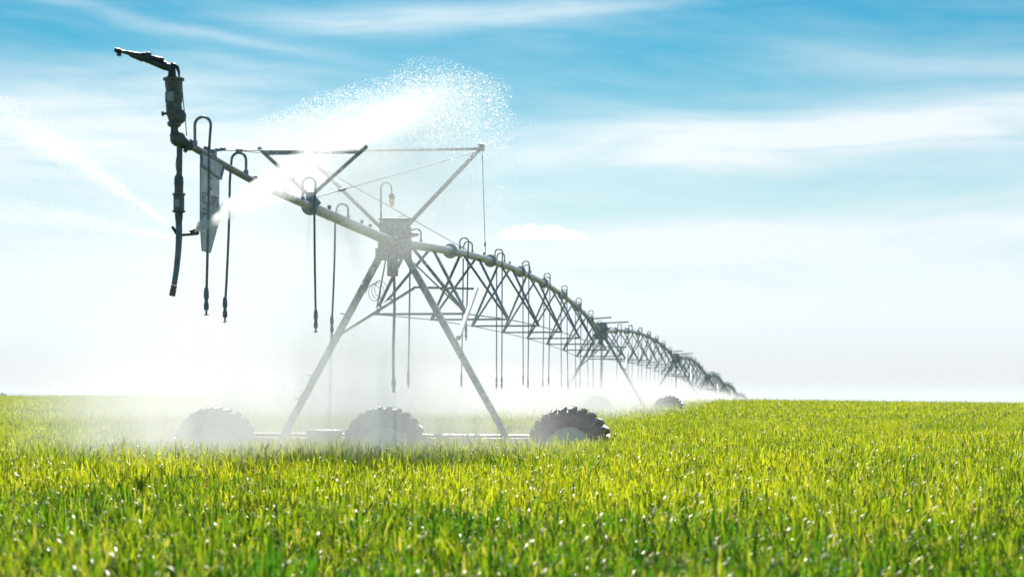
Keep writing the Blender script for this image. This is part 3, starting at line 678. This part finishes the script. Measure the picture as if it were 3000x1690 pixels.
# ------------------------------------------------------------------ water: mist (volumes), jets (volumes) and droplets
def vol_material(name, dens_fn, g=0.62, colr=(0.97, 0.975, 0.985)):
    m, t = material(name)
    tc = t.node('ShaderNodeTexCoord'); dn = dens_fn(t, tc.outputs['Object'])
    p = t.node('ShaderNodeVolumePrincipled'); p.inputs['Color'].default_value = rgba(colr); p.inputs['Anisotropy'].default_value = g
    p.inputs['Density Attribute'].default_value = ''; t.put(p.inputs['Density'], dn)
    t.l.new(p.outputs[0], t.out.inputs['Volume']); return m
def ellipsoid_vol(name, loc, rad, dens, label, cat, rz=0.0, tilt=0.0, power=1.4, nscale=(2, 2, 2), namp=0.9, lowbias=0.0, g=0.62, leftbias=0.0):
    def fn(t, v):
        ln = t.node('ShaderNodeVectorMath', operation='LENGTH'); t.put(ln.inputs[0], v)
        x, y, z = t.sep(v)
        f = t.m('POWER', t.m('SUBTRACT', 1.0, t.m('MULTIPLY', ln.outputs['Value'], ln.outputs['Value']), clamp=True), power)
        n = t.noise(t.xyz(t.m('MULTIPLY', x, nscale[0]), t.m('MULTIPLY', y, nscale[1]), t.m('MULTIPLY', z, nscale[2])), 1.0, 3)
        f = t.m('MULTIPLY', f, t.rng(n, 0.30, 0.70, 1 - namp, 1 + namp))
        if lowbias: f = t.m('MULTIPLY', f, t.m('EXPONENT', t.m('MULTIPLY', z, -lowbias)))
        if leftbias: f = t.m('MULTIPLY', f, t.m('EXPONENT', t.m('MULTIPLY', x, -leftbias)))
        return t.m('MULTIPLY', f, dens)
    m = vol_material(name, fn, g)
    bm = bmesh.new(); bmesh.ops.create_icosphere(bm, subdivisions=3, radius=1.03)
    me = bpy.data.meshes.new(name); bm.to_mesh(me); bm.free(); me.materials.append(m)
    o = bpy.data.objects.new(name, me); col.objects.link(o); o.location = loc; o.scale = rad; o.rotation_euler = (0, -tilt, rz)
    return tag(o, label, cat, kind='stuff')
ellipsoid_vol('spray_mist', (-2.9, 29.8, 1.3), (4.8, 8.6, 2.6), 0.17, 'white water mist drifting round the legs and tyres of the nearest tower', 'mist', lowbias=0.9, leftbias=0.55, nscale=(8, 4, 1.3), g=0.16, namp=0.85)
def bank(loc, half, dens, rz, label):
    def fn(t, v):
        x, y, z = t.sep(v)
        f = t.m('SUBTRACT', 1.0, t.m('MULTIPLY', x, x), clamp=True)
        f = t.m('MULTIPLY', f, t.m('MULTIPLY', t.rng(y, -1.0, -0.80), t.rng(y, 0.5, 1.0, 1.0, 0.0)))
        nz_ = t.noise(t.xyz(t.m('MULTIPLY', x, 2.0), t.m('MULTIPLY', y, 16.0), t.m('MULTIPLY', z, 1.2)), 1.0, 3)
        zz_ = t.m('ADD', z, t.m('MULTIPLY', t.m('SUBTRACT', nz_, 0.5), 0.5))
        f = t.m('MULTIPLY', f, t.rng(zz_, -0.15, 0.7, 1.0, 0.0))
        f = t.m('MULTIPLY', f, t.rng(nz_, 0.3, 0.7, 0.55, 1.45))
        return t.m('MULTIPLY', f, dens)
    m = vol_material('spray_mist', fn, 0.2)
    bm = bmesh.new(); bmesh.ops.create_cube(bm, size=2.0); me = bpy.data.meshes.new('spray_mist'); bm.to_mesh(me); bm.free(); me.materials.append(m)
    o = bpy.data.objects.new('spray_mist', me); col.objects.link(o); o.location = loc; o.scale = half; o.rotation_euler = rz
    return tag(o, label, 'mist', kind='stuff')
bank((7.3, 145.0, 1.30), (10.0, 98.0, 1.7), 0.145, (-0.007, 0, heading(1)), 'long low bank of white mist under the receding pipe spans')

JETS = []
def jet(name, base, dirn, L, r0, r1, dens, sag, label, power=1.6, fall=1.4, nscale=5.0, g=0.45):
    """water jet: flared tube of dense spray bent by gravity; local z along the launch direction"""
    dirn = Vector(dirn).normalized(); q = dirn.to_track_quat('Z', 'X')
    qi = q.inverted(); gl = qi @ Vector((0, 0, -1))
    def fn(t, v):
        x, y, z = t.sep(v); u = t.m('DIVIDE', z, L); u2 = t.m('MULTIPLY', u, u)
        dx = t.m('SUBTRACT', x, t.m('MULTIPLY', u2, gl.x * sag)); dy = t.m('SUBTRACT', y, t.m('MULTIPLY', u2, gl.y * sag))
        rr = t.m('SQRT', t.m('ADD', t.m('MULTIPLY', dx, dx), t.m('MULTIPLY', dy, dy)))
        rad = t.m('ADD', t.m('MULTIPLY', u, r1 - r0), r0); k = t.m('DIVIDE', rr, rad)
        f = t.m('POWER', t.m('SUBTRACT', 1.0, t.m('MULTIPLY', k, k), clamp=True), power)
        n = t.noise(t.xyz(t.m('MULTIPLY', x, nscale), t.m('MULTIPLY', y, nscale), t.m('MULTIPLY', z, nscale * 0.45)), 1.0, 4, 0.6)
        f = t.m('MULTIPLY', f, t.rng(n, 0.36, 0.64, 0.35, 1.65))
        f = t.m('MULTIPLY', f, t.m('POWER', t.m('DIVIDE', r0, rad), fall))
        f = t.m('MULTIPLY', f, t.rng(u, 0.70, 1.0, 1.0, 0.0))
        return t.m('MULTIPLY', f, dens)
    m = vol_material(name, fn, g)
    JETS.append((Vector(base), q, L, r0, r1, gl * sag))
    n = 14; pts = []; rs = []
    for i in range(n + 1):
        u = i / n; pts.append(Vector((gl.x * sag * u * u, gl.y * sag * u * u, L * u))); rs.append((r0 + (r1 - r0) * u) * 1.02)
    o = MB().sweep(pts, rs, 18).build(name, m); o.location = base; o.rotation_mode = 'QUATERNION'; o.rotation_quaternion = q
    return tag(o, label, 'water jet', 'jets of water from the hanging hose')
def W(x, y, Y): return Vector(((x - 1500) * Y / F, Y, EYE + (1160 - y) * Y / F))
b0 = W(497, 662, 20.4); b1 = W(508, 698, 20.4); b2 = W(562, 676, 20.7); b3 = W(566, 682, 20.7)
def aim(b, e, sag): return (e + Vector((0, 0, sag))) - b
def jet_to(b, e, r0, r1, dens, sag, label, **kw):
    d_ = aim(b, e, sag); L = d_.length
    return jet('water_jet', b, d_, L, r0, r1, dens, sag, label, **kw)
jet_to(b0, W(-260, 190, 23.5), 0.024, 0.46, 23.0, 0.35, 'upper water jet fanning up and left from the hanging hose', fall=1.85)
jet_to(b1, W(-300, 600, 22.0), 0.024, 0.40, 20.0, 0.25, 'lower flat water jet fanning left from the hanging hose', fall=1.85)
jet_to(b2, W(1330, 300, 31.0), 0.034, 0.44, 62.0, 0.9, 'big water jet rising right across the sign towards the bright plume', fall=2.3, power=1.0)
jet_to(b3, W(1000, 500, 23.0), 0.030, 0.30, 110.0, 0.3, 'thin low water jet crossing the sign to the right', fall=2.3, power=1.0)
# bright plume where the big jet breaks up
ellipsoid_vol('spray_plume', W(1060, 365, 29.5), (1.9, 1.3, 0.50), 0.42, 'bright white plume of breaking spray above the V masts', 'spray', tilt=R(17), power=1.5, nscale=(4, 4, 4), namp=1.0, g=0.3)
ellipsoid_vol('spray_plume', W(1330, 345, 30.5), (0.9, 1.1, 0.62), 0.12, 'ragged falling right end of the white spray plume', 'spray', tilt=R(-25), power=1.5, nscale=(5, 5, 5), namp=1.0, g=0.3)
ellipsoid_vol('spray_mist', W(1040, 550, 28.6), (2.6, 2.2, 1.5), 0.30, 'thin falling spray veil in front of the V masts and control box', 'mist', power=1.2, g=0.2)

# droplets: real drops, each a small faceted bead
m, t = material('water_drop')
p = t.node('ShaderNodeBsdfPrincipled'); p.inputs['Base Color'].default_value = (0.92, 0.95, 0.97, 1); p.inputs['Roughness'].default_value = 0.08
tr = t.node('ShaderNodeBsdfTranslucent'); tr.inputs[0].default_value = (0.95, 0.97, 0.98, 1)
mx = t.node('ShaderNodeMixShader'); mx.inputs[0].default_value = 0.7
p.inputs['Specular IOR Level'].default_value = 0.0; p.inputs['Roughness'].default_value = 1.0
t.l.new(p.outputs[0], mx.inputs[1]); t.l.new(tr.outputs[0], mx.inputs[2]); t.l.new(mx.outputs[0], t.out.inputs[0]); M['drop'] = m
OCT_V = np.array([(math.cos(k * math.pi / 3), 0, math.sin(k * math.pi / 3)) for k in range(6)] + [(0, math.cos(k * math.pi / 3), math.sin(k * math.pi / 3)) for k in range(6)], float)
OCT_F = np.array([(0, k, k + 1) for k in range(1, 5)] + [(6, 6 + k, 7 + k) for k in range(1, 5)])
def droplets(name, C, Rr, label):
    n = len(C); Q = rng.normal(0, 1, (n, 3, 3)); Q = np.linalg.qr(Q)[0]
    V = (C[:, None, :] + np.einsum('kj,nij->nki', OCT_V, Q) * Rr[:, None, None]).reshape(-1, 3); Fq = (OCT_F[None] + (np.arange(n) * 12)[:, None, None]).reshape(-1, 3)
    me = bpy.data.meshes.new(name); me.vertices.add(len(V)); me.vertices.foreach_set('co', V.astype(np.float32).ravel())
    me.loops.add(len(Fq) * 3); me.loops.foreach_set('vertex_index', Fq.astype(np.int32).ravel())
    me.polygons.add(len(Fq)); me.polygons.foreach_set('loop_start', np.arange(len(Fq), dtype=np.int32) * 3); me.polygons.foreach_set('use_smooth', np.ones(len(Fq), bool))
    me.update(); me.validate(); me.materials.append(M['drop'])
    o = bpy.data.objects.new(name, me); col.objects.link(o); return tag(o, label, 'water drops', kind='stuff')
def cloud_pts(n, ctr, rad, tilt=0.0):
    q = rng.normal(0, 1, (n, 3)); q /= np.linalg.norm(q, axis=1)[:, None]; q *= (rng.random(n) ** (1 / 2.4))[:, None] * 1.15; q *= np.array(rad)
    c_, s_ = math.cos(tilt), math.sin(tilt); x = q[:, 0] * c_ - q[:, 2] * s_; z = q[:, 0] * s_ + q[:, 2] * c_
    return np.stack([x, q[:, 1], z], 1) + np.array(ctr)
A = [cloud_pts(60000, W(1090, 365, 29.5), (1.95, 1.5, 0.55), 0.24), cloud_pts(26000, W(1320, 325, 30.5), (1.0, 1.3, 0.66), -0.45), cloud_pts(12000, W(930, 400, 28.5), (1.0, 1.1, 0.5), 0.5), cloud_pts(2500, W(1400, 480, 31), (0.9, 1.5, 1.2)),
     cloud_pts(5200, W(1150, 640, 30.2), (1.7, 1.4, 1.3))]
C = np.concatenate(A); RR = np.clip(rng.lognormal(-6.05, 0.6, len(C)), 0.0013, 0.014); RR[-5200:] *= 0.9
droplets('spray_drops', C, RR, 'countless white drops flying at the ragged edge of the bright plume')
A = []
for (b, q, L, r0, r1, gs), n in zip(JETS, (9000, 6000, 9000, 2500)):
    Rm = np.array(q.to_matrix()); u = rng.random(n) ** 0.8 * 0.94 + 0.05; a_ = rng.uniform(0, 2 * math.pi, n); rad = (r0 + (r1 - r0) * u) * rng.random(n) ** 0.6 * 1.08
    lump = 0.5 + 0.5 * np.sin(u * 41 + 2.1 * np.sin(a_ * 2 + u * 17)); keep = rng.random(n) < 0.35 + 0.65 * lump
    P = np.stack([rad * np.cos(a_) + gs.x * u * u, rad * np.sin(a_) + gs.y * u * u, L * u], 1)[keep]
    A.append(P @ Rm.T + np.array(b))
C = np.concatenate(A); droplets('jet_drops', C, np.clip(rng.lognormal(-6.0, 0.45, len(C)), 0.0013, 0.007), 'white drops breaking away along the water jets from the hanging hose')

# ------------------------------------------------------------------ haze: pale even air over the whole plain
m, t = material('haze_air')
p = t.node('ShaderNodeVolumePrincipled'); p.inputs['Color'].default_value = (0.88, 0.93, 1.0, 1); p.inputs['Density'].default_value = 0.00018; p.inputs['Anisotropy'].default_value = 0.2
t.l.new(p.outputs[0], t.out.inputs['Volume'])
hz = MB().box((0, 3400, -17.5), (15000, 8200, 69.0)).build('haze', m, smooth=False); tag(hz, kind='stuff')

# fine drops thrown out in an umbrella by each nozzle of the overhang and the nearest span
bpy.context.view_layer.update()
A = []
for par, b in NOZ:
    p = par.matrix_world @ b
    if p.y > 62: continue
    n = 420; a_ = rng.uniform(0, 2 * math.pi, n); r_ = rng.random(n) ** 0.7 * 2.1
    z = p.z + 0.10 * r_ - 0.30 * r_ ** 2 * rng.uniform(0.75, 1.15, n) - rng.exponential(0.05, n)
    A.append(np.stack([p.x + r_ * np.cos(a_), p.y + r_ * np.sin(a_), np.maximum(z, 0.75)], 1))
C = np.concatenate(A); droplets('nozzle_spray', C, np.clip(rng.lognormal(-5.7, 0.4, len(C)), 0.0015, 0.008), 'fine drops thrown out in umbrellas below the hanging nozzles')
